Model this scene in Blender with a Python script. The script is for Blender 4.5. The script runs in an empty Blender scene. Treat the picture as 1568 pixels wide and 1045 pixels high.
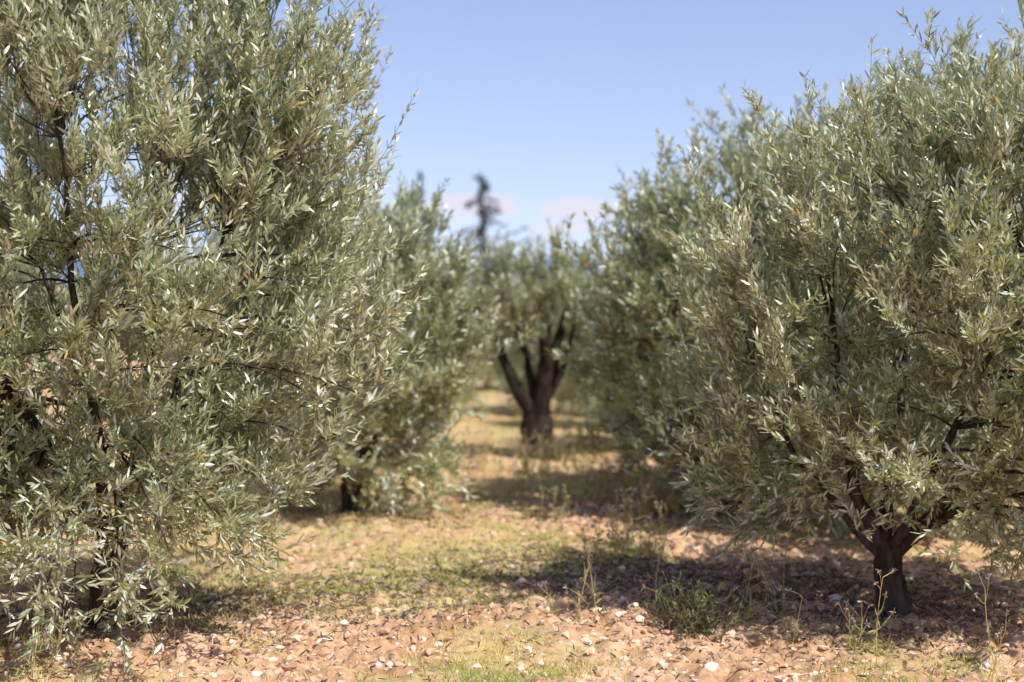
import bpy, math, numpy as np
from mathutils import Vector
scene=bpy.context.scene
F=2613.0; H=1.6; HOR=440.0
def wx(px,d): return (px-784.0)/F*d
def wz(py,d): return H+(HOR-py)/F*d

# ---------------- helpers ----------------
def nrm(v): return v/np.maximum(np.linalg.norm(v,axis=-1,keepdims=True),1e-9)
def make_mesh(name,parts,mats,smooth=False):
    V=[];LI=[];LT=[];MI=[];R=[];off=0
    for verts,faces,mi,rnd in parts:
        V.append(verts); R.append(rnd if rnd is not None else np.zeros(len(verts)))
        for f in faces:
            f=np.asarray(f)
            if len(f)==0: continue
            LI.append((f+off).ravel()); LT.append(np.full(len(f),f.shape[1])); MI.append(np.full(len(f),mi))
        off+=len(verts)
    V=np.concatenate(V);LI=np.concatenate(LI);LT=np.concatenate(LT);MI=np.concatenate(MI);R=np.concatenate(R)
    me=bpy.data.meshes.new(name)
    me.vertices.add(len(V)); me.vertices.foreach_set("co",V.astype(np.float32).ravel())
    me.loops.add(len(LI)); me.loops.foreach_set("vertex_index",LI.astype(np.int32))
    me.polygons.add(len(LT)); ls=np.concatenate([[0],np.cumsum(LT)[:-1]])
    me.polygons.foreach_set("loop_start",ls.astype(np.int32))
    me.polygons.foreach_set("material_index",MI.astype(np.int32))
    me.polygons.foreach_set("use_smooth",np.full(len(LT),smooth))
    a=me.attributes.new("rnd",'FLOAT','POINT'); a.data.foreach_set("value",R.astype(np.float32))
    me.update(calc_edges=True)
    for m in mats: me.materials.append(m)
    return me
def add_obj(name,me,loc=(0,0,0),parent=None,rz=0,sc=(1,1,1)):
    o=bpy.data.objects.new(name,me); scene.collection.objects.link(o)
    o.location=loc; o.rotation_euler=(0,0,rz); o.scale=sc
    if parent: o.parent=parent
    return o
def tubes(P,R,S=5,rnd=None):
    N,K,_=P.shape
    T=nrm(np.gradient(P,axis=1))
    ref=np.zeros_like(T); ref[...,0]=0.31; ref[...,1]=0.9; ref[...,2]=0.12
    A=nrm(np.cross(T,ref)); B=np.cross(T,A)
    ang=np.arange(S)/S*2*np.pi
    V=P[:,:,None,:]+R[:,:,None,None]*(A[:,:,None,:]*np.cos(ang)[None,None,:,None]+B[:,:,None,:]*np.sin(ang)[None,None,:,None])
    idx=np.arange(N*K*S).reshape(N,K,S)
    a=idx[:,:-1,:];b=np.roll(a,-1,axis=2);c=idx[:,1:,:];d=np.roll(c,-1,axis=2)
    Fq=np.stack([a,b,d,c],-1).reshape(-1,4)
    return V.reshape(-1,3),[Fq]
def bez(P0,P1,P2,K):
    t=np.linspace(0,1,K)[None,:,None]
    return (1-t)**2*P0[:,None]+2*t*(1-t)*P1[:,None]+t*t*P2[:,None]
def leaves(p,t,rng,L,Wd,spread=(0.5,1.0),phi=None,shade=None):
    M=len(p)
    ref=np.tile(np.array([[0.2,0.3,0.93]]),(M,1)); ref[np.abs(t[:,2])>0.9]=[1,0.1,0]
    b1=nrm(np.cross(t,ref)); b2=np.cross(t,b1)
    if phi is None: phi=rng.uniform(0,6.283,M)
    a=rng.uniform(spread[0],spread[1],M)[:,None]
    b=b1*np.cos(phi)[:,None]+b2*np.sin(phi)[:,None]
    d=nrm(t*np.cos(a)+b*np.sin(a)+rng.normal(0,0.12,(M,3)))
    n=nrm(t-(t*d).sum(1,keepdims=True)*d+rng.normal(0,0.35,(M,3)))
    n=nrm(n-(n*d).sum(1,keepdims=True)*d)
    s=np.cross(d,n)
    l=(L*rng.uniform(0.6,1.25,M))[:,None]; w=(Wd*rng.uniform(0.75,1.2,M))[:,None]*0.5
    bend=rng.normal(-0.02,0.09,M)[:,None]*l
    V=np.empty((M,6,3))
    V[:,0]=p
    V[:,1]=p+d*l*0.33+s*w+n*bend*0.15; V[:,2]=p+d*l*0.33-s*w+n*bend*0.15
    V[:,3]=p+d*l*0.70+s*w*0.8+n*bend*0.55; V[:,4]=p+d*l*0.70-s*w*0.8+n*bend*0.55
    V[:,5]=p+d*l+n*bend
    i=(np.arange(M)*6)[:,None]
    tri=np.concatenate([i+np.array([[0,1,2]]),i+np.array([[3,5,4]])]); quad=i+np.array([[1,3,4,2]])
    r=rng.uniform(0,1,M)
    if shade is not None: r=np.where(r>0.994,r,np.clip(r*0.65+shade*0.35,0,0.99))
    return V.reshape(-1,3),[tri,quad],np.repeat(r,6)
_lat=np.random.RandomState(5).uniform(0,1,(256,256))
def vnoise(x,y,s,o=0):
    x=x/s+o*17.3+500;y=y/s+o*9.1+500
    xi=np.floor(x).astype(int);yi=np.floor(y).astype(int);fx=x-xi;fy=y-yi
    fx=fx*fx*(3-2*fx);fy=fy*fy*(3-2*fy)
    g=lambda a,b:_lat[a%256,b%256]
    return (g(xi,yi)*(1-fx)+g(xi+1,yi)*fx)*(1-fy)+(g(xi,yi+1)*(1-fx)+g(xi+1,yi+1)*fx)*fy

# ---------------- materials ----------------
def newmat(name):
    m=bpy.data.materials.new(name); m.use_nodes=True; nt=m.node_tree
    for n in list(nt.nodes): nt.nodes.remove(n)
    out=nt.nodes.new('ShaderNodeOutputMaterial')
    return m,nt,out
def ramp(nt,stops,fac):
    r=nt.nodes.new('ShaderNodeValToRGB'); e=r.color_ramp.elements
    while len(e)<len(stops): e.new(0.5)
    for k,(p,c) in zip(e,stops): k.position=p; k.color=(*c,1)
    nt.links.new(fac,r.inputs[0]); return r.outputs[0]
def leafmat(name,top,under,rough=0.38,trans=0.22,gloss=0.10):
    m,nt,out=newmat(name); L=nt.links
    at=nt.nodes.new('ShaderNodeAttribute'); at.attribute_name='rnd'
    c1=ramp(nt,top,at.outputs['Fac']); c2=ramp(nt,under,at.outputs['Fac'])
    g=nt.nodes.new('ShaderNodeNewGeometry')
    mx=nt.nodes.new('ShaderNodeMix'); mx.data_type='RGBA'
    L.new(g.outputs['Backfacing'],mx.inputs[0]); L.new(c1,mx.inputs[6]); L.new(c2,mx.inputs[7])
    p=nt.nodes.new('ShaderNodeBsdfDiffuse'); L.new(mx.outputs[2],p.inputs[0])
    tr=nt.nodes.new('ShaderNodeBsdfTranslucent')
    tc=nt.nodes.new('ShaderNodeMix'); tc.data_type='RGBA'; tc.blend_type='MULTIPLY'; tc.inputs[0].default_value=1
    L.new(c1,tc.inputs[6]); tc.inputs[7].default_value=(1.7,1.7,0.6,1); L.new(tc.outputs[2],tr.inputs[0])
    ms=nt.nodes.new('ShaderNodeMixShader'); ms.inputs[0].default_value=trans
    L.new(p.outputs[0],ms.inputs[1]); L.new(tr.outputs[0],ms.inputs[2])
    if gloss>0:
        gl=nt.nodes.new('ShaderNodeBsdfGlossy'); gl.inputs['Roughness'].default_value=rough; gl.inputs[0].default_value=(1,1,1,1)
        m2=nt.nodes.new('ShaderNodeMixShader'); m2.inputs[0].default_value=gloss
        L.new(ms.outputs[0],m2.inputs[1]); L.new(gl.outputs[0],m2.inputs[2]); L.new(m2.outputs[0],out.inputs[0])
    else: L.new(ms.outputs[0],out.inputs[0])
    return m
M_leaf=leafmat('olive_leaf',
  [(0,(0.085,0.108,0.038)),(0.30,(0.215,0.245,0.098)),(0.70,(0.41,0.425,0.205)),(0.990,(0.58,0.57,0.33)),(0.995,(0.72,0.48,0.06))],
  [(0,(0.50,0.52,0.37)),(0.6,(0.68,0.68,0.53)),(0.990,(0.80,0.78,0.66)),(0.995,(0.6,0.42,0.10))],0.48,0.20,0.13)
M_conleaf=leafmat('conifer_needles',[(0,(0.04,0.065,0.06)),(1,(0.09,0.12,0.10))],[(0,(0.05,0.06,0.06)),(1,(0.09,0.12,0.10))],0.6,0.05,0)
gr=[(0,(0.25,0.30,0.08)),(0.35,(0.44,0.43,0.16)),(0.6,(0.66,0.55,0.29)),(1,(0.76,0.61,0.38))]
M_grass=leafmat('grass_blades',gr,gr,0.6,0.3,0)
M_litter=leafmat('dry_leaf_litter',[(0,(0.10,0.06,0.05)),(0.6,(0.22,0.14,0.11)),(1,(0.52,0.42,0.36))],[(0,(0.13,0.08,0.07)),(0.7,(0.3,0.22,0.18)),(1,(0.60,0.52,0.46))],0.7,0.1,0)  # brown dead leaves, coloured darker to deepen the shadow patches under trees
def barkmat(name,a,b,sc=30):
    m,nt,out=newmat(name); L=nt.links
    tc=nt.nodes.new('ShaderNodeTexCoord'); mp=nt.nodes.new('ShaderNodeMapping'); mp.inputs['Scale'].default_value=(1,1,0.3)
    no=nt.nodes.new('ShaderNodeTexNoise'); no.inputs['Scale'].default_value=sc; no.inputs['Detail'].default_value=6
    L.new(tc.outputs['Object'],mp.inputs[0]); L.new(mp.outputs[0],no.inputs[0])
    p=nt.nodes.new('ShaderNodeBsdfDiffuse')
    L.new(ramp(nt,[(0.3,a),(0.7,b)],no.outputs[0]),p.inputs[0])
    bu=nt.nodes.new('ShaderNodeBump'); bu.inputs['Strength'].default_value=0.9; bu.inputs['Distance'].default_value=0.03
    L.new(no.outputs[0],bu.inputs['Height']); L.new(bu.outputs[0],p.inputs['Normal']); L.new(p.outputs[0],out.inputs[0])
    return m
M_bark=barkmat('olive_bark',(0.035,0.025,0.02),(0.13,0.10,0.08))
M_dark=barkmat('dark_olive_bark',(0.018,0.014,0.013),(0.065,0.050,0.042),18)  # darker brown than the common bark, used on the centre tree
M_twig=barkmat('olive_twig',(0.18,0.15,0.10),(0.34,0.29,0.21),60)
M_con=barkmat('conifer_bark',(0.06,0.055,0.06),(0.12,0.11,0.11),10)

# ---------------- olive tree ----------------
def gen_tree(seed,ells,nt_,subs=6,tw=7,npair=11,LL=0.062,LW=0.0125,trunk_r=0.085,fork=(0.05,0,0.42),limbs=None,cut=None,up=0.85,shell=0.4,zmin=0.12,front=0.0,bark=None,limb_end=0.28,lk=4):
    rng=np.random.RandomState(seed)
    parts_b=[]; fork=np.array(fork,float)
    el=[(np.array(c,float),np.array(r,float),w,p) for c,r,w,p in ells]
    ws=np.array([e[2] for e in el]);ws=ws/ws.sum()
    C=sum(e[0]*w for e,w in zip(el,ws))
    T=[]; gap=0.9*(sum(np.prod(e[1]) for e in el)*4/nt_)**(1/3.)
    while len(T)<nt_:
        e=el[rng.choice(len(el),p=ws)]
        d=rng.normal(0,1,3); d/= (np.abs(d)**e[3]).sum()**(1/e[3])
        r=shell+(1-shell)*rng.uniform()**0.6
        q=e[0]+d*e[1]*r
        if q[2]<zmin: continue
        if q[1]>0.15 and rng.uniform()<front: continue
        if cut is not None and cut(q): continue
        if T and rng.uniform()<0.97 and np.min(np.linalg.norm(np.array(T)-q,axis=1))<gap*0.8: continue
        T.append(q)
    T=np.array(T)
    K=8; t=np.linspace(0,1,K)
    tp=np.stack([fork[0]*t**1.3+0.015*np.sin(t*7),fork[1]*t+0.012*np.cos(t*5),-0.08+(fork[2]+0.08)*t],1)[None]
    tr=(trunk_r*(1+0.75*(1-t)**4-0.12*t))[None]
    tv,tf=tubes(tp,tr,14)
    tv=tv+(rng.normal(0,1,tv.shape)*0.006)
    parts_b.append((tv,tf,0,None))
    if limbs is None:
        nl=6; limbs=[]
        for i in range(nl):
            a=i/nl*6.283+rng.uniform(-.3,.3)
            e=C+np.array([math.cos(a)*el[0][1][0]*0.5,math.sin(a)*el[0][1][1]*0.5,rng.uniform(-0.1,0.55)*el[0][1][2]])
            m_=fork+(e-fork)*0.45+np.array([math.cos(a)*0.12,math.sin(a)*0.12,0.02])
            limbs.append((m_,e,trunk_r*rng.uniform(0.38,0.52)))
    KL=14
    lp=bez(np.tile(fork-[0,0,0.05],(len(limbs),1)),np.array([l[0] for l in limbs],float),np.array([l[1] for l in limbs],float),KL)
    lp[:,1:]+=np.cumsum(rng.normal(0,0.011,(len(limbs),KL-1,3)),1)
    lr=np.array([l[2] for l in limbs])[:,None]*np.linspace(1,limb_end,KL)[None]
    v,f=tubes(lp,lr,9); parts_b.append((v,f,0,None))
    LP=lp.reshape(-1,3); LR=lr.reshape(-1)
    keep=np.tile(np.arange(KL)>=lk,len(limbs)); LP=LP[keep];LR=LR[keep]
    D=np.linalg.norm(T[:,None]-LP[None],axis=2)+0.6*np.maximum(0,LP[None,:,2]-T[:,None,2])
    j=D.argmin(1); P0=LP[j]; dist=np.linalg.norm(T-P0,axis=1)
    mid=(P0+T)/2+np.array([0,0,1.0])*dist[:,None]*0.16+rng.normal(0,0.05,(len(T),3))
    KB=9; bp=bez(P0,mid,T,KB)
    r0=np.minimum(LR[j]*0.6,0.003+0.0065*dist); br=r0[:,None]*np.linspace(1,0.3,KB)[None]
    v,f=tubes(bp,br,5); parts_b.append((v,f,0,None))
    NS=len(T)*subs; ti=np.repeat(np.arange(len(T)),subs)
    u=rng.uniform(0.35,1.0,NS)*(KB-1.001); k=u.astype(int); fr=(u-k)[:,None]
    S0=bp[ti,k]*(1-fr)+bp[ti,k+1]*fr
    bd=nrm(bp[ti,k+1]-bp[ti,k])
    outw=nrm((S0-C)/el[0][1])
    hz=np.clip((S0[:,2]-C[2])/el[0][1][2],-1,1)
    upv=np.zeros((NS,3)); upv[:,2]=np.where(hz>-0.45,up,up+1.9*(hz+0.45))
    sd=nrm(bd*0.4+outw*0.6+upv*0.45+rng.normal(0,0.6,(NS,3)))
    sl=rng.uniform(0.16,0.40,NS)
    S2=S0+sd*sl[:,None]; S1=S0+sd*sl[:,None]*0.5+rng.normal(0,0.025,(NS,3)); S2[:,2]+=0.04*np.sign(hz+0.5)
    KS=6; sp=bez(S0,S1,S2,KS); v,f=tubes(sp,0.0028*np.linspace(1,0.5,KS)[None]*np.ones((NS,1)),3); parts_b.append((v,f,1,None))
    NW=NS*tw; si=np.repeat(np.arange(NS),tw)
    u=rng.uniform(0.1,1.0,NW)*(KS-1.001); k=u.astype(int); fr=(u-k)[:,None]
    W0=sp[si,k]*(1-fr)+sp[si,k+1]*fr
    up2=np.zeros((NW,3)); up2[:,2]=np.maximum(upv[si,2],-0.15)+0.2
    wd=nrm(sd[si]*0.45+outw[si]*0.35+up2*1.1+rng.normal(0,0.45,(NW,3)))
    wl=rng.uniform(0.08,0.20,NW)*(1+0.7*(rng.uniform(0,1,NW)>0.92))
    W1=W0+wd*wl[:,None]*0.5
    dr=rng.normal(0.05,0.12,NW)*wl; W2=W0+wd*wl[:,None]; W2[:,2]+=dr*1.2; W2[:,:2]+=rng.normal(0,0.015,(NW,2))
    low=W2[:,2]<0.06
    W2[low,2]=0.06+rng.uniform(0,.06,low.sum())
    wp=bez(W0,W1,W2,4)
    v,f=tubes(wp,0.0014*np.linspace(1,0.5,4)[None]*np.ones((NW,1)),3); parts_b.append((v,f,1,None))
    q=np.linspace(0.10,1.0,npair)[None,:]+rng.uniform(-0.05,0.0,(NW,npair))
    t0=q[...,None]; pos=(1-t0)**2*W0[:,None]+2*t0*(1-t0)*W1[:,None]+t0*t0*W2[:,None]
    tan=nrm(2*(1-t0)*(W1-W0)[:,None]+2*t0*(W2-W1)[:,None])
    ph=(np.arange(npair)%2)*1.571; ph=ph[None]+rng.uniform(0,6.283,(NW,1))+rng.normal(0,0.35,(NW,npair))
    shd=np.repeat(np.clip(rng.normal(.5,.3,len(T)),0,1)[ti][si]*0.6+rng.uniform(0,.4,NW),npair)
    pos=np.concatenate([pos.reshape(-1,3)]*2); tan=np.concatenate([tan.reshape(-1,3)]*2)
    ph=np.concatenate([ph.ravel(),ph.ravel()+np.pi]); shd=np.concatenate([shd,shd])
    keep=rng.uniform(0,1,len(pos))<0.90; pos=pos[keep];tan=tan[keep];ph=ph[keep];shd=shd[keep]
    v,f,rn=leaves(pos,tan,rng,LL,LW,(0.28,0.90),ph,shd)
    return (make_mesh('olive_branches',parts_b,[bark or M_bark,M_twig],True), make_mesh('olive_foliage',[(v,f,0,rn)],[M_leaf]))
def place_tree(meshes,x,y,rz=0,sc=1.0,szz=None,name='olive_tree'):
    e=bpy.data.objects.new(name,None); scene.collection.objects.link(e)
    e.location=(x,y,0); e.rotation_euler=(0,0,rz); e.scale=(sc,sc,szz or sc)
    add_obj('trunk_and_branches',meshes[0],parent=e); add_obj('foliage',meshes[1],parent=e)
    return e

L1=gen_tree(12,[((-0.30,0,1.95),(1.60,1.30,1.50),8,3.2),((0.88,-0.2,2.35),(0.38,0.6,0.58),1.0,2),((1.00,-0.1,1.35),(0.36,0.6,0.60),1.1,2),((0.65,-0.3,0.75),(0.5,0.6,0.35),0.8,2),((0.0,-0.7,0.50),(0.8,0.6,0.38),1.1,2),((-0.9,-0.7,0.6),(0.7,0.6,0.45),0.9,2),((-0.2,-0.95,1.6),(1.1,0.3,1.0),1.8,2.5),((-0.7,-0.6,2.6),(0.8,0.5,0.6),0.9,2)],
     370,subs=5,tw=7,npair=9,LL=0.052,LW=0.0112,trunk_r=0.07,front=0.6,shell=0.35,zmin=0.2,
     cut=lambda q: (q[2]<0.85 and q[0]>0.30+1.1*(q[2]-.15)) or (q[0]>0.98 and q[2]>2.6))
place_tree(L1,-1.93,8.0)
R1=gen_tree(23,[((0.50,0,1.65),(1.35,1.25,1.15),8,2.5),((0.9,0,2.35),(0.9,0.8,0.45),1.0,2),((0.80,-0.9,0.75),(0.40,0.4,0.45),0.8,2),((-0.45,0.3,0.95),(0.6,0.7,0.60),1.4,2)],
     265,subs=5,tw=7,npair=9,LL=0.052,LW=0.0112,trunk_r=0.075,fork=(-0.03,0,0.34),front=0.4,shell=0.35,zmin=0.25,
     limbs=[((-0.22,0,0.55),(-0.3,0.1,1.4),0.045),((-0.40,0.0,0.5),(-0.75,0.1,1.2),0.026),((0.05,0.2,0.8),(0.2,0.3,1.8),0.04),((0.4,0.1,0.6),(0.9,0,1.8),0.04),((0.2,-0.3,0.8),(0.5,-0.5,1.7),0.03),((0.5,0.2,0.6),(1.3,0.3,1.5),0.03)],
     cut=lambda q: (q[2]<0.66 and q[0]<0.38 and q[1]<0.25 and q[0]>-.35) or (q[2]>2.25+0.50*(q[0]+0.45)))
place_tree(R1,1.85,8.2)
VA=gen_tree(31,[((0,0,1.25),(0.95,0.95,0.95),8,2.5),((0.1,0,1.9),(0.5,0.5,0.30),0.8,2),((0,0,0.5),(0.85,0.85,0.35),2,2)],125,subs=5,tw=6,npair=8,LL=0.060,LW=0.015,trunk_r=0.07,fork=(0.04,0,0.30),zmin=0.2)
VB=gen_tree(47,[((0,0,1.22),(1.0,0.95,0.95),8,2.4),((-0.3,0.1,1.75),(0.5,0.5,0.35),0.8,2),((0.1,0,0.5),(0.85,0.85,0.38),2,2)],125,subs=5,tw=6,npair=8,LL=0.060,LW=0.015,trunk_r=0.07,fork=(-0.05,0,0.32),zmin=0.2)
CT=gen_tree(54,[((0,0.1,1.48),(0.62,0.45,0.28),6,2.1),((-0.48,0,1.25),(0.16,0.3,0.20),0.8,2),((0.52,0.2,1.2),(0.16,0.3,0.25),0.8,2),((0.05,0.3,1.2),(0.35,0.2,0.25),1.0,2)],44,subs=5,tw=5,npair=8,LL=0.06,LW=0.014,trunk_r=0.165,fork=(-0.01,0,0.40),
     limbs=[((-0.16,0,0.62),(-0.42,-.05,1.20),0.088),((-0.06,0.1,0.8),(-0.24,0.1,1.45),0.055),((0.10,-.05,0.85),(0.02,-.05,1.50),0.105),((0.16,0,0.66),(0.29,0,1.45),0.092),((0.24,-.1,0.9),(0.42,-.1,1.40),0.045)],zmin=1.05,bark=M_dark,limb_end=0.34,lk=8)
place_tree(CT,0.25,16.0)
mids=[(-1.15,12.0,0.4,0.98,VA),(1.70,12.0,2.2,1.15,VB),(1.50,13.1,1.0,0.88,VA),
 (-1.42,16.3,1.4,0.84,VB),(1.68,16.6,4.0,0.88,VA),(1.10,19.5,1.0,0.72,VB),(-0.95,20.5,2.9,0.70,VA),
 (-1.9,13.8,3.4,0.92,VB),(2.9,13.0,3.0,1.2,VA),(2.6,10.9,4.0,1.0,VB),
 (-2.1,20.5,0.9,0.85,VA),(2.2,21.0,5.0,0.85,VB),(0.45,21.5,3.3,0.72,VA),(-0.15,26.5,1.3,0.70,VB),(-1.2,27,2.1,0.68,VA),(1.3,25,1.1,0.72,VA),(0.4,30.5,2.5,0.68,VB),
 (-2.2,27,2.5,0.8,VA),(3.2,26,0.5,0.85,VB)]
for x,y,r,s,v in mids: place_tree(v,x,y,r,s)
rngp=np.random.RandomState(3)
for x in (-6.2,6.3):
    for y in (9.5,14,19):
        place_tree((VA,VB)[rngp.randint(2)],x+rngp.uniform(-.3,.3),y+rngp.uniform(-.4,.4),rngp.uniform(0,6.28),rngp.uniform(1.0,1.25))
place_tree(VA,-4.4,2.8,1.0,1.1); place_tree(VB,5.2,2.6,2.0,1.1)
rng=np.random.RandomState(9)
pp=[];tt=[]
for i in range(150):
    cx=rng.uniform(-45,45); cy=rng.uniform(38,70)
    n=420; d=nrm(rng.normal(0,1,(n,3))); r=rng.uniform(0.55,1,n)[:,None]
    s=rng.uniform(0.8,1.05)
    p=np.array([cx,cy,0.85*s])+d*r*np.array([1.3,1.3,0.85])*s
    pp.append(p);tt.append(nrm(d+[0,0,0.6]))
v,f,rn=leaves(np.concatenate(pp),np.concatenate(tt),rng,0.26,0.11,(0.3,1.2))
add_obj('distant_olive_trees',make_mesh('distant_olive_trees',[(v,f,0,rn)],[M_leaf]))

# ---------------- conifer ----------------
def conifer(seed,h,zb,w,loc,n=30,name='conifer_tree'):
    rng=np.random.RandomState(seed); K=10;t=np.linspace(0,1,K)
    tp=np.stack([0.12*np.sin(t*5)*t,0*t,h*t],1)[None]; parts=[]
    v,f=tubes(tp,(0.17*(1-t)**0.7+0.03)[None],7); parts.append((v,f,0,None))
    P0=[];P1=[];P2=[]
    for i in range(n):
        z=zb+(h*0.97-zb)*(i+rng.uniform(0,.7))/n; fr=(z-zb)/(h-zb); a=rng.uniform(0,6.283)
        L=w*(1-fr)**0.9*rng.uniform(0.35,1.15)+0.08
        d=np.array([math.cos(a),math.sin(a)*0.9,0]); o=np.array([0.12*math.sin(z/h*5)*z/h,0,z])
        P0.append(o);P1.append(o+d*L*0.5+[0,0,0.05*L]);P2.append(o+d*L+[0,0,-0.30*L+ (0.6*L if rng.uniform()<.3 else 0)])
    bp=bez(np.array(P0),np.array(P1),np.array(P2),8)
    v,f=tubes(bp,0.03*np.linspace(1,0.4,8)[None]*np.ones((n,1)),4); parts.append((v,f,0,None))
    m=38; bi=np.repeat(np.arange(n),m); u=rng.uniform(0.1,1,n*m)*6.99;k=u.astype(int);q=(u-k)[:,None]
    p=bp[bi,k]*(1-q)+bp[bi,k+1]*q+rng.normal(0,0.03,(n*m,3)); tn=nrm(nrm(bp[bi,k+1]-bp[bi,k])+np.array([0,0,-0.35])+rng.normal(0,.3,(n*m,3)))
    sc_=0.17
    v2,f2,r2=leaves(p,tn,rng,sc_,0.042,(0.2,1.0))
    e=bpy.data.objects.new(name,None); scene.collection.objects.link(e); e.location=loc
    add_obj('trunk_and_branches',make_mesh('conifer_wood',parts,[M_con]),parent=e)
    add_obj('needles',make_mesh('conifer_needles',[(v2,f2,0,r2)],[M_conleaf]),parent=e)
conifer(6,5.65,1.4,2.3,(-1.0,60,0),44)
conifer(8,5.7,2.0,1.0,(-3.1,60,0),24)

# ---------------- ground ----------------
def axis(a,b,st,lo,hi):
    c=np.arange(a,b,st); g=[b];s=st
    while g[-1]<hi: s*=1.22; g.append(g[-1]+s)
    l=[a-st];s=st
    while l[-1]>lo: s*=1.22; l.append(l[-1]-s)
    return np.concatenate([l[::-1],c,g])
X=axis(-4.0,4.0,0.02,-2500,2500);Y=axis(6.2,12.0,0.02,-400,3500)
gx,gy=np.meshgrid(X,Y)
def grassmask(x,y):
    m=vnoise(x,y,.9,7)*0.40+vnoise(x,y,.33,8)*0.3+vnoise(x,y,.12,9)*0.30
    lane=np.exp(-((x+0.1)/0.9)**2)*0.11
    far=np.clip((y-8.0)/4,0,1)*0.10
    return np.clip((m+lane+far-0.48)*4.0,0,1)
def gz(x,y):
    near=np.clip(1-(np.hypot(x,y-9)-10)/30,0,1)
    g=1-0.6*grassmask(x,y)
    clod=np.maximum(vnoise(x,y,.085,3)-.5,0)*0.10+np.maximum(vnoise(x,y,.04,4)-.45,0)*0.06
    return near*(0.05*(vnoise(x,y,1.7,1)-.5)+0.035*(vnoise(x,y,.4,2)-.5)+clod*g-0.012)
Z=gz(gx,gy)
V=np.stack([gx,gy,Z],-1).reshape(-1,3)
I=np.arange(gx.size).reshape(gx.shape)
Q=np.stack([I[:-1,:-1],I[:-1,1:],I[1:,1:],I[1:,:-1]],-1).reshape(-1,4)
G=grassmask(gx,gy).ravel()
m,nt,out=newmat('stony_clay_ground'); Lk=nt.links
tc=nt.nodes.new('ShaderNodeTexCoord')
def noise(sc,det=5,ro=0.6):
    n=nt.nodes.new('ShaderNodeTexNoise'); n.inputs['Scale'].default_value=sc; n.inputs['Detail'].default_value=det; n.inputs['Roughness'].default_value=ro
    Lk.new(tc.outputs['Object'],n.inputs[0]); return n.outputs[0]
vo=nt.nodes.new('ShaderNodeTexVoronoi'); vo.inputs['Scale'].default_value=30; Lk.new(tc.outputs['Object'],vo.inputs[0])
n2=noise(24,9,0.75); n3=noise(2.2,4,0.6); n4=noise(1.1,6,0.7)
ca=ramp(nt,[(0.3,(0.28,0.15,0.09)),(0.42,(0.62,0.37,0.22)),(0.55,(0.84,0.54,0.33)),(0.7,(0.94,0.71,0.50))],n2)
cb=ramp(nt,[(0.0,(0.95,0.76,0.57)),(0.5,(0.78,0.48,0.28)),(1,(0.40,0.24,0.15))],vo.outputs['Color'])
mx=nt.nodes.new('ShaderNodeMix'); mx.data_type='RGBA'; mx.inputs[0].default_value=0.45; Lk.new(ca,mx.inputs[6]); Lk.new(cb,mx.inputs[7])
md=nt.nodes.new('ShaderNodeMix'); md.data_type='RGBA'; md.blend_type='MULTIPLY'; md.inputs[0].default_value=1
Lk.new(mx.outputs[2],md.inputs[6]); Lk.new(ramp(nt,[(0.38,(0.72,0.64,0.56)),(0.58,(1,1,1))],n4),md.inputs[7])
cgA=ramp(nt,[(0.3,(0.36,0.31,0.12)),(0.5,(0.64,0.50,0.22)),(0.7,(0.82,0.63,0.35))],n2)
cgB=ramp(nt,[(0.3,(0.24,0.27,0.06)),(0.7,(0.56,0.53,0.19))],n2)
f3=ramp(nt,[(0.48,(0,0,0)),(0.62,(1,1,1))],n3)
mg=nt.nodes.new('ShaderNodeMix'); mg.data_type='RGBA'; Lk.new(f3,mg.inputs[0]); Lk.new(cgA,mg.inputs[6]); Lk.new(cgB,mg.inputs[7]); cg=mg.outputs[2]
at=nt.nodes.new('ShaderNodeAttribute'); at.attribute_name='rnd'
ml=nt.nodes.new('ShaderNodeMath'); ml.operation='MULTIPLY'; ml.inputs[1].default_value=0.8; Lk.new(at.outputs['Fac'],ml.inputs[0])
mx2=nt.nodes.new('ShaderNodeMix'); mx2.data_type='RGBA'; Lk.new(ml.outputs[0],mx2.inputs[0]); Lk.new(md.outputs[2],mx2.inputs[6]); Lk.new(cg,mx2.inputs[7])
p=nt.nodes.new('ShaderNodeBsdfDiffuse')
Lk.new(mx2.outputs[2],p.inputs[0])
bu=nt.nodes.new('ShaderNodeBump'); bu.inputs['Strength'].default_value=0.9; bu.inputs['Distance'].default_value=0.02; Lk.new(n2,bu.inputs['Height']); Lk.new(bu.outputs[0],p.inputs['Normal'])
Lk.new(p.outputs[0],out.inputs[0])
add_obj('ground',make_mesh('ground',[(V,[Q],0,G)],[m],True))

m,nt,out=newmat('limestone_pebbles'); p=nt.nodes.new('ShaderNodeBsdfDiffuse')
at=nt.nodes.new('ShaderNodeAttribute'); at.attribute_name='rnd'
nt.links.new(ramp(nt,[(0,(0.38,0.22,0.14)),(0.5,(0.76,0.49,0.31)),(0.9,(0.88,0.70,0.54)),(1,(0.92,0.85,0.77))],at.outputs['Fac']),p.inputs[0]); nt.links.new(p.outputs[0],out.inputs[0]); M_st=m
import bmesh
bm=bmesh.new(); bmesh.ops.create_icosphere(bm,subdivisions=1,radius=1); bv=np.array([v.co[:] for v in bm.verts]); bf=np.array([[v.index for v in f.verts] for f in bm.faces]); bm.free()
rng=np.random.RandomState(77)
N=40000; y=5.8+rng.uniform(0,1,N)**1.4*10; x=rng.uniform(-1,1,N)*(1.0+y*0.36)
keep=rng.uniform(0,1,N)>grassmask(x,y)*0.8+0.35*(vnoise(x,y,.5,30)<.5); x=x[keep];y=y[keep];N=len(x)
s=0.004+0.024*rng.uniform(0,1,N)**3.5+0.010*(rng.uniform(0,1,N)>.99)
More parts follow.
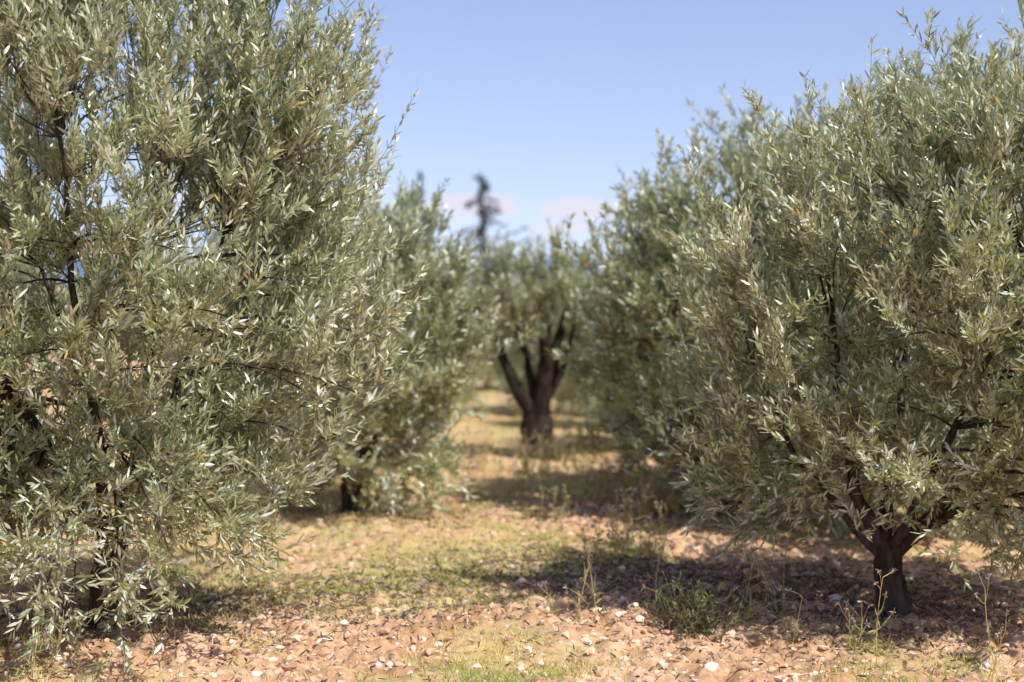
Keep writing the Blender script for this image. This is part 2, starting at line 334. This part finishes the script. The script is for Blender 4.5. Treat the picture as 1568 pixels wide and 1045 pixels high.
sv=bv[None]*(1+rng.normal(0,0.22,(N,len(bv),1)))*s[:,None,None]*rng.uniform(0.6,1.3,(N,1,3))
a=rng.uniform(0,6.28,N); c,sn=np.cos(a)[:,None],np.sin(a)[:,None]
sv=np.stack([sv[...,0]*c-sv[...,1]*sn,sv[...,0]*sn+sv[...,1]*c,sv[...,2]*0.7],-1)
sv+=np.stack([x,y,gz(x,y)+s*0.1],-1)[:,None]
sf=(bf[None]+(np.arange(N)*len(bv))[:,None,None]).reshape(-1,3)
add_obj('pebbles',make_mesh('pebbles',[(sv.reshape(-1,3),[sf],0,np.repeat(rng.uniform(0,1,N),len(bv)))],[M_st]))

N=320000; y=5.8+rng.uniform(0,1,N)**1.3*20; x=rng.uniform(-1,1,N)*(0.8+y*0.30)
g=grassmask(x,y)*np.clip(vnoise(x,y,.16,21)*2.4-.50,0,1); keep=rng.uniform(0,1,N)<g*0.95+0.05; x=x[keep];y=y[keep];N=len(x)
p0=np.stack([x,y,gz(x,y)-0.005],-1); tn=nrm(np.array([0,0,1.0])+rng.normal(0,0.7,(N,3)))
v,f,rn=leaves(p0,tn,rng,0.048,0.0042,(0.0,0.3))
dry=np.clip(vnoise(x,y,.7,12)*1.4+rng.normal(0,.22,N)+np.clip((y-9)*.03,0,.2)-0.08,0,1)
add_obj('grass',make_mesh('grass',[(v,f,0,np.repeat(dry,6))],[M_grass]))
N=34000; ce=np.array([(-1.9,8),(1.5,8.2),(2.1,8.6),(1.2,9.0),(0.9,9.3),(-1.1,12),(1.3,12),(0.4,9.6),(-1.2,8.6)]); ci=rng.randint(0,len(ce),N)  # fallen leaves under the trees; their dark mass also strengthens the tree shadows
x=ce[ci,0]+rng.normal(0,.62,N);y=ce[ci,1]+rng.normal(0,.48,N)
n2_=4500; x=np.concatenate([x,rng.uniform(-3.5,3.5,n2_)]); y=np.concatenate([y,rng.uniform(6,14,n2_)])
p0=np.stack([x,y,gz(x,y)+0.006],-1); N=len(x); tn=nrm(np.stack([rng.normal(0,1,N),rng.normal(0,1,N),rng.normal(0.1,.3,N)],-1))
v,f,rn=leaves(p0,tn,rng,0.045,0.009,(0,0.4))
add_obj('leaf_litter',make_mesh('leaf_litter',[(v,f,0,rn)],[M_litter]))

def weeds(name,spots,hgt,mat,seed,leafy=6,headsz=0.02):
    rng=np.random.RandomState(seed); parts=[];P=[]
    for (x,y,n,sp) in spots:
        for i in range(n):
            xx=x+rng.normal(0,sp);yy=y+rng.normal(0,sp);h=hgt*rng.uniform(0.5,1.15)
            a=np.array([xx,yy,-0.02]);c=a+[rng.normal(0,.07)*h*2,rng.normal(0,.07)*h*2,h]
            P.append((a,(a+c)/2+rng.normal(0,.02,3),c))
    A=np.array([q[0] for q in P]);B=np.array([q[1] for q in P]);C=np.array([q[2] for q in P])
    sp_=bez(A,B,C,7); v,f=tubes(sp_,0.0026*np.linspace(1,.5,7)[None]*np.ones((len(P),1)),4)
    parts.append((v,f,0,np.full(len(v),.5)))
    n=len(P); m=5; bi=np.repeat(np.arange(n),m);k=rng.randint(2,7,n*m); s0=sp_[bi,k]; d=nrm(rng.normal(0,.6,(n*m,3))+[0,0,1.0]); L=rng.uniform(.04,.13,n*m)[:,None]
    s2=s0+d*L; s1=s0+d*L*.4+rng.normal(0,.01,s0.shape); ss=bez(s0,s1,s2,4); v,f=tubes(ss,0.0015*np.ones((n*m,4)),3); parts.append((v,f,0,np.full(len(v),.55)))
    hp=np.repeat(s2,10,0); v,f,r=leaves(hp,nrm(rng.normal(0,1,hp.shape)),rng,headsz,0.006,(0,.5)); parts.append((v,f,1,0.6+0.4*r))
    bp_=np.repeat(sp_[:,:4].reshape(-1,3),leafy,0); v,f,r=leaves(bp_,nrm(rng.normal(0,.5,bp_.shape)+[0,0,.5]),rng,.05,.007,(.3,1.2)); parts.append((v,f,0,r*0.7))
    add_obj(name,make_mesh(name,parts,[mat,M_litter]))
def gp(px,py):
    d=F*H/(py-HOR); return wx(px,d),d
sp=[]
for px,py,n,s in [(985,850,16,.14),(870,830,4,.08),(905,860,4,.05),(1010,800,12,.14),(720,720,8,.15),(690,740,8,.15),(950,740,18,.2),(820,715,18,.25),(870,730,16,.2),(900,770,8,.2),(600,790,4,.1),(1180,830,6,.2),(1120,960,5,.2),(760,760,6,.2),(900,960,3,.1),(1300,1000,4,.2)]:
    x,y=gp(px,py); sp.append((x,y,n,s))
weeds('dry_weeds',sp,0.32,M_grass,5)
x,y=gp(45,1040); x2,y2=gp(1530,1050)
weeds('tall_weeds',[(x,y,3,.03),(x2,y2,2,.05)],0.34,M_grass,6,3,0.015)
M_sh=leafmat('shrub_leaf',[(0,(0.09,0.11,0.04)),(1,(0.26,0.24,0.11))],[(0,(0.1,0.12,0.05)),(1,(0.27,0.26,0.14))],0.5,0.2,0)
def shrub(name,x,y,r,h,seed,n=60):
    rng=np.random.RandomState(seed); a=np.zeros((n,3)); a[:,:2]=rng.normal(0,r*.35,(n,2)); d=nrm(np.stack([rng.normal(0,.5,n),rng.normal(0,.5,n),np.ones(n)],-1)); L=rng.uniform(.4,1.15,n)[:,None]*h
    P=bez(a,a+d*L*.5+rng.normal(0,.02,(n,3)),a+d*L,6); v,f=tubes(P,0.0022*np.ones((n,6)),3); parts=[(v,f,1,None)]
    m=18; bi=np.repeat(np.arange(n),m);k=rng.randint(0,5,n*m);q=rng.uniform(0,1,(n*m,1)); p=P[bi,k]*(1-q)+P[bi,k+1]*q
    v,f,r_=leaves(p,nrm(P[bi,k+1]-P[bi,k]),rng,.035,.008,(.4,1.2)); parts.append((v,f,0,r_))
    add_obj(name,make_mesh(name,parts,[M_sh,M_twig]),(x,y,0))
x,y=gp(1060,975); shrub('small_shrub',x,y,.26,.27,1,62)
x,y=gp(830,705); shrub('sucker_shrub',x+.12,y-.05,.22,.28,2,60)
x,y=gp(900,695); shrub('sucker_shrub',x,y,.3,.3,3,80)
x,y=gp(1090,770); shrub('small_shrub',x,y,.2,.25,4,40)

# ---------------- hills ----------------
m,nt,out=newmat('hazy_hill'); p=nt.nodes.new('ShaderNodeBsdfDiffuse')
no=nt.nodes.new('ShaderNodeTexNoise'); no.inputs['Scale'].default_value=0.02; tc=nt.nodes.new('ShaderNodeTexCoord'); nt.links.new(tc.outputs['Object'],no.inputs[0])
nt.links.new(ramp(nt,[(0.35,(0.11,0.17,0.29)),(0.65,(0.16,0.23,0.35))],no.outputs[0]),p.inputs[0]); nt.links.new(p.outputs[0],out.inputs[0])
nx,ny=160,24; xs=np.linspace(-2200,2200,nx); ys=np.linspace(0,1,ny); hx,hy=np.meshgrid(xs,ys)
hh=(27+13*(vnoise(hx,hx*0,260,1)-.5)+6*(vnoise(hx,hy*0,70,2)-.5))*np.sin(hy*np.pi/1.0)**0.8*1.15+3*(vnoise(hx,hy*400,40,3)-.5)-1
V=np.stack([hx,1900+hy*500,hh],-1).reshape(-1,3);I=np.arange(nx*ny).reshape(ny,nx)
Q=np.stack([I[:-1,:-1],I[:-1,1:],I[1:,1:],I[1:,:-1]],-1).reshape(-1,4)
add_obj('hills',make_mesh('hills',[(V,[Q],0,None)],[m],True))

# ---------------- light ----------------
el=math.radians(52); az=math.radians(134)
sd=Vector((math.sin(az)*math.cos(el),math.cos(az)*math.cos(el),math.sin(el)))
sun=bpy.data.lights.new('sun','SUN'); sun.energy=5.0; sun.angle=math.radians(0.53); sun.color=(1,0.97,0.91)
so=bpy.data.objects.new('sun',sun); scene.collection.objects.link(so); so.rotation_euler=sd.to_track_quat('Z','Y').to_euler(); so.location=(5,0,10)
w=bpy.data.worlds.new("World"); scene.world=w; w.use_nodes=True; nt=w.node_tree; Lk=nt.links
bg=nt.nodes['Background']; sky=nt.nodes.new('ShaderNodeTexSky'); sky.sky_type='NISHITA'; sky.sun_disc=False; sky.sun_elevation=el; sky.sun_rotation=az
sky.air_density=1.0; sky.dust_density=0.3; sky.ozone_density=1.5; sky.altitude=400
bg.inputs['Strength'].default_value=0.15
tc=nt.nodes.new('ShaderNodeTexCoord'); D=tc.outputs['Generated']
va=nt.nodes.new('ShaderNodeVectorMath'); va.operation='ADD'; va.inputs[1].default_value=(0,0,0.10); Lk.new(D,va.inputs[0])
vn=nt.nodes.new('ShaderNodeVectorMath'); vn.operation='NORMALIZE'; Lk.new(va.outputs[0],vn.inputs[0]); Lk.new(vn.outputs[0],sky.inputs[0])
sx=nt.nodes.new('ShaderNodeSeparateXYZ'); Lk.new(D,sx.inputs[0])
def mth(op,a,b=None,c=None):
    n=nt.nodes.new('ShaderNodeMath'); n.operation=op
    for i,q in enumerate((a,b,c)):
        if q is None: continue
        if isinstance(q,(int,float)): n.inputs[i].default_value=q
        else: Lk.new(q,n.inputs[i])
    return n.outputs[0]
def blob(cx,cz,rx,rz):
    a=mth('POWER',mth('ABSOLUTE',mth('DIVIDE',mth('SUBTRACT',sx.outputs[0],cx),rx)),2)
    b=mth('POWER',mth('ABSOLUTE',mth('DIVIDE',mth('SUBTRACT',sx.outputs[2],cz),rz)),2)
    return mth('MAXIMUM',mth('SUBTRACT',1.0,mth('ADD',a,b)),0.0)
bl=None
for (px,py,rx,rz) in [(885,322,75,20),(730,316,85,22),(300,300,120,30),(1500,290,200,30),(860,350,50,10)]:
    b=blob((px-784)/F,(HOR-py)/F,rx/F,rz/F); bl=b if bl is None else mth('MAXIMUM',bl,b)
mp=nt.nodes.new('ShaderNodeMapping'); mp.inputs['Scale'].default_value=(75,75,170); Lk.new(D,mp.inputs[0])
no=nt.nodes.new('ShaderNodeTexNoise'); no.inputs['Scale'].default_value=1; no.inputs['Detail'].default_value=5; Lk.new(mp.outputs[0],no.inputs[0])
mask=mth('MULTIPLY',mth('MULTIPLY',bl,3.0),mth('MULTIPLY',mth('SUBTRACT',no.outputs[0],0.34),4.2))
cl=nt.nodes.new('ShaderNodeClamp'); Lk.new(mask,cl.inputs[0]); 
mk=mth('MULTIPLY',cl.outputs[0],0.85)
tint=nt.nodes.new('ShaderNodeMix'); tint.data_type='RGBA'; tint.blend_type='MULTIPLY'; tint.inputs[0].default_value=1; tint.inputs[7].default_value=(1.40,1.17,1.20,1)
Lk.new(sky.outputs[0],tint.inputs[6])
mc=nt.nodes.new('ShaderNodeMix'); mc.data_type='RGBA'; Lk.new(mk,mc.inputs[0]); Lk.new(tint.outputs[2],mc.inputs[6]); mc.inputs[7].default_value=(5.6,5.35,5.9,1)
Lk.new(mc.outputs[2],bg.inputs['Color'])

# ---------------- camera ----------------
cam=bpy.data.cameras.new('camera'); co=bpy.data.objects.new('camera',cam); scene.collection.objects.link(co); scene.camera=co
cam.sensor_width=36; cam.lens=60.0; cam.clip_end=6000; cam.clip_start=0.1
co.location=(0,0,H); co.rotation_euler=(math.radians(90)-math.atan((522.5-HOR)/F),0,0)
cam.dof.use_dof=True; cam.dof.focus_distance=7.1; cam.dof.aperture_fstop=1.6
scene.view_settings.view_transform='Standard'; scene.view_settings.look='None'; scene.view_settings.exposure=0
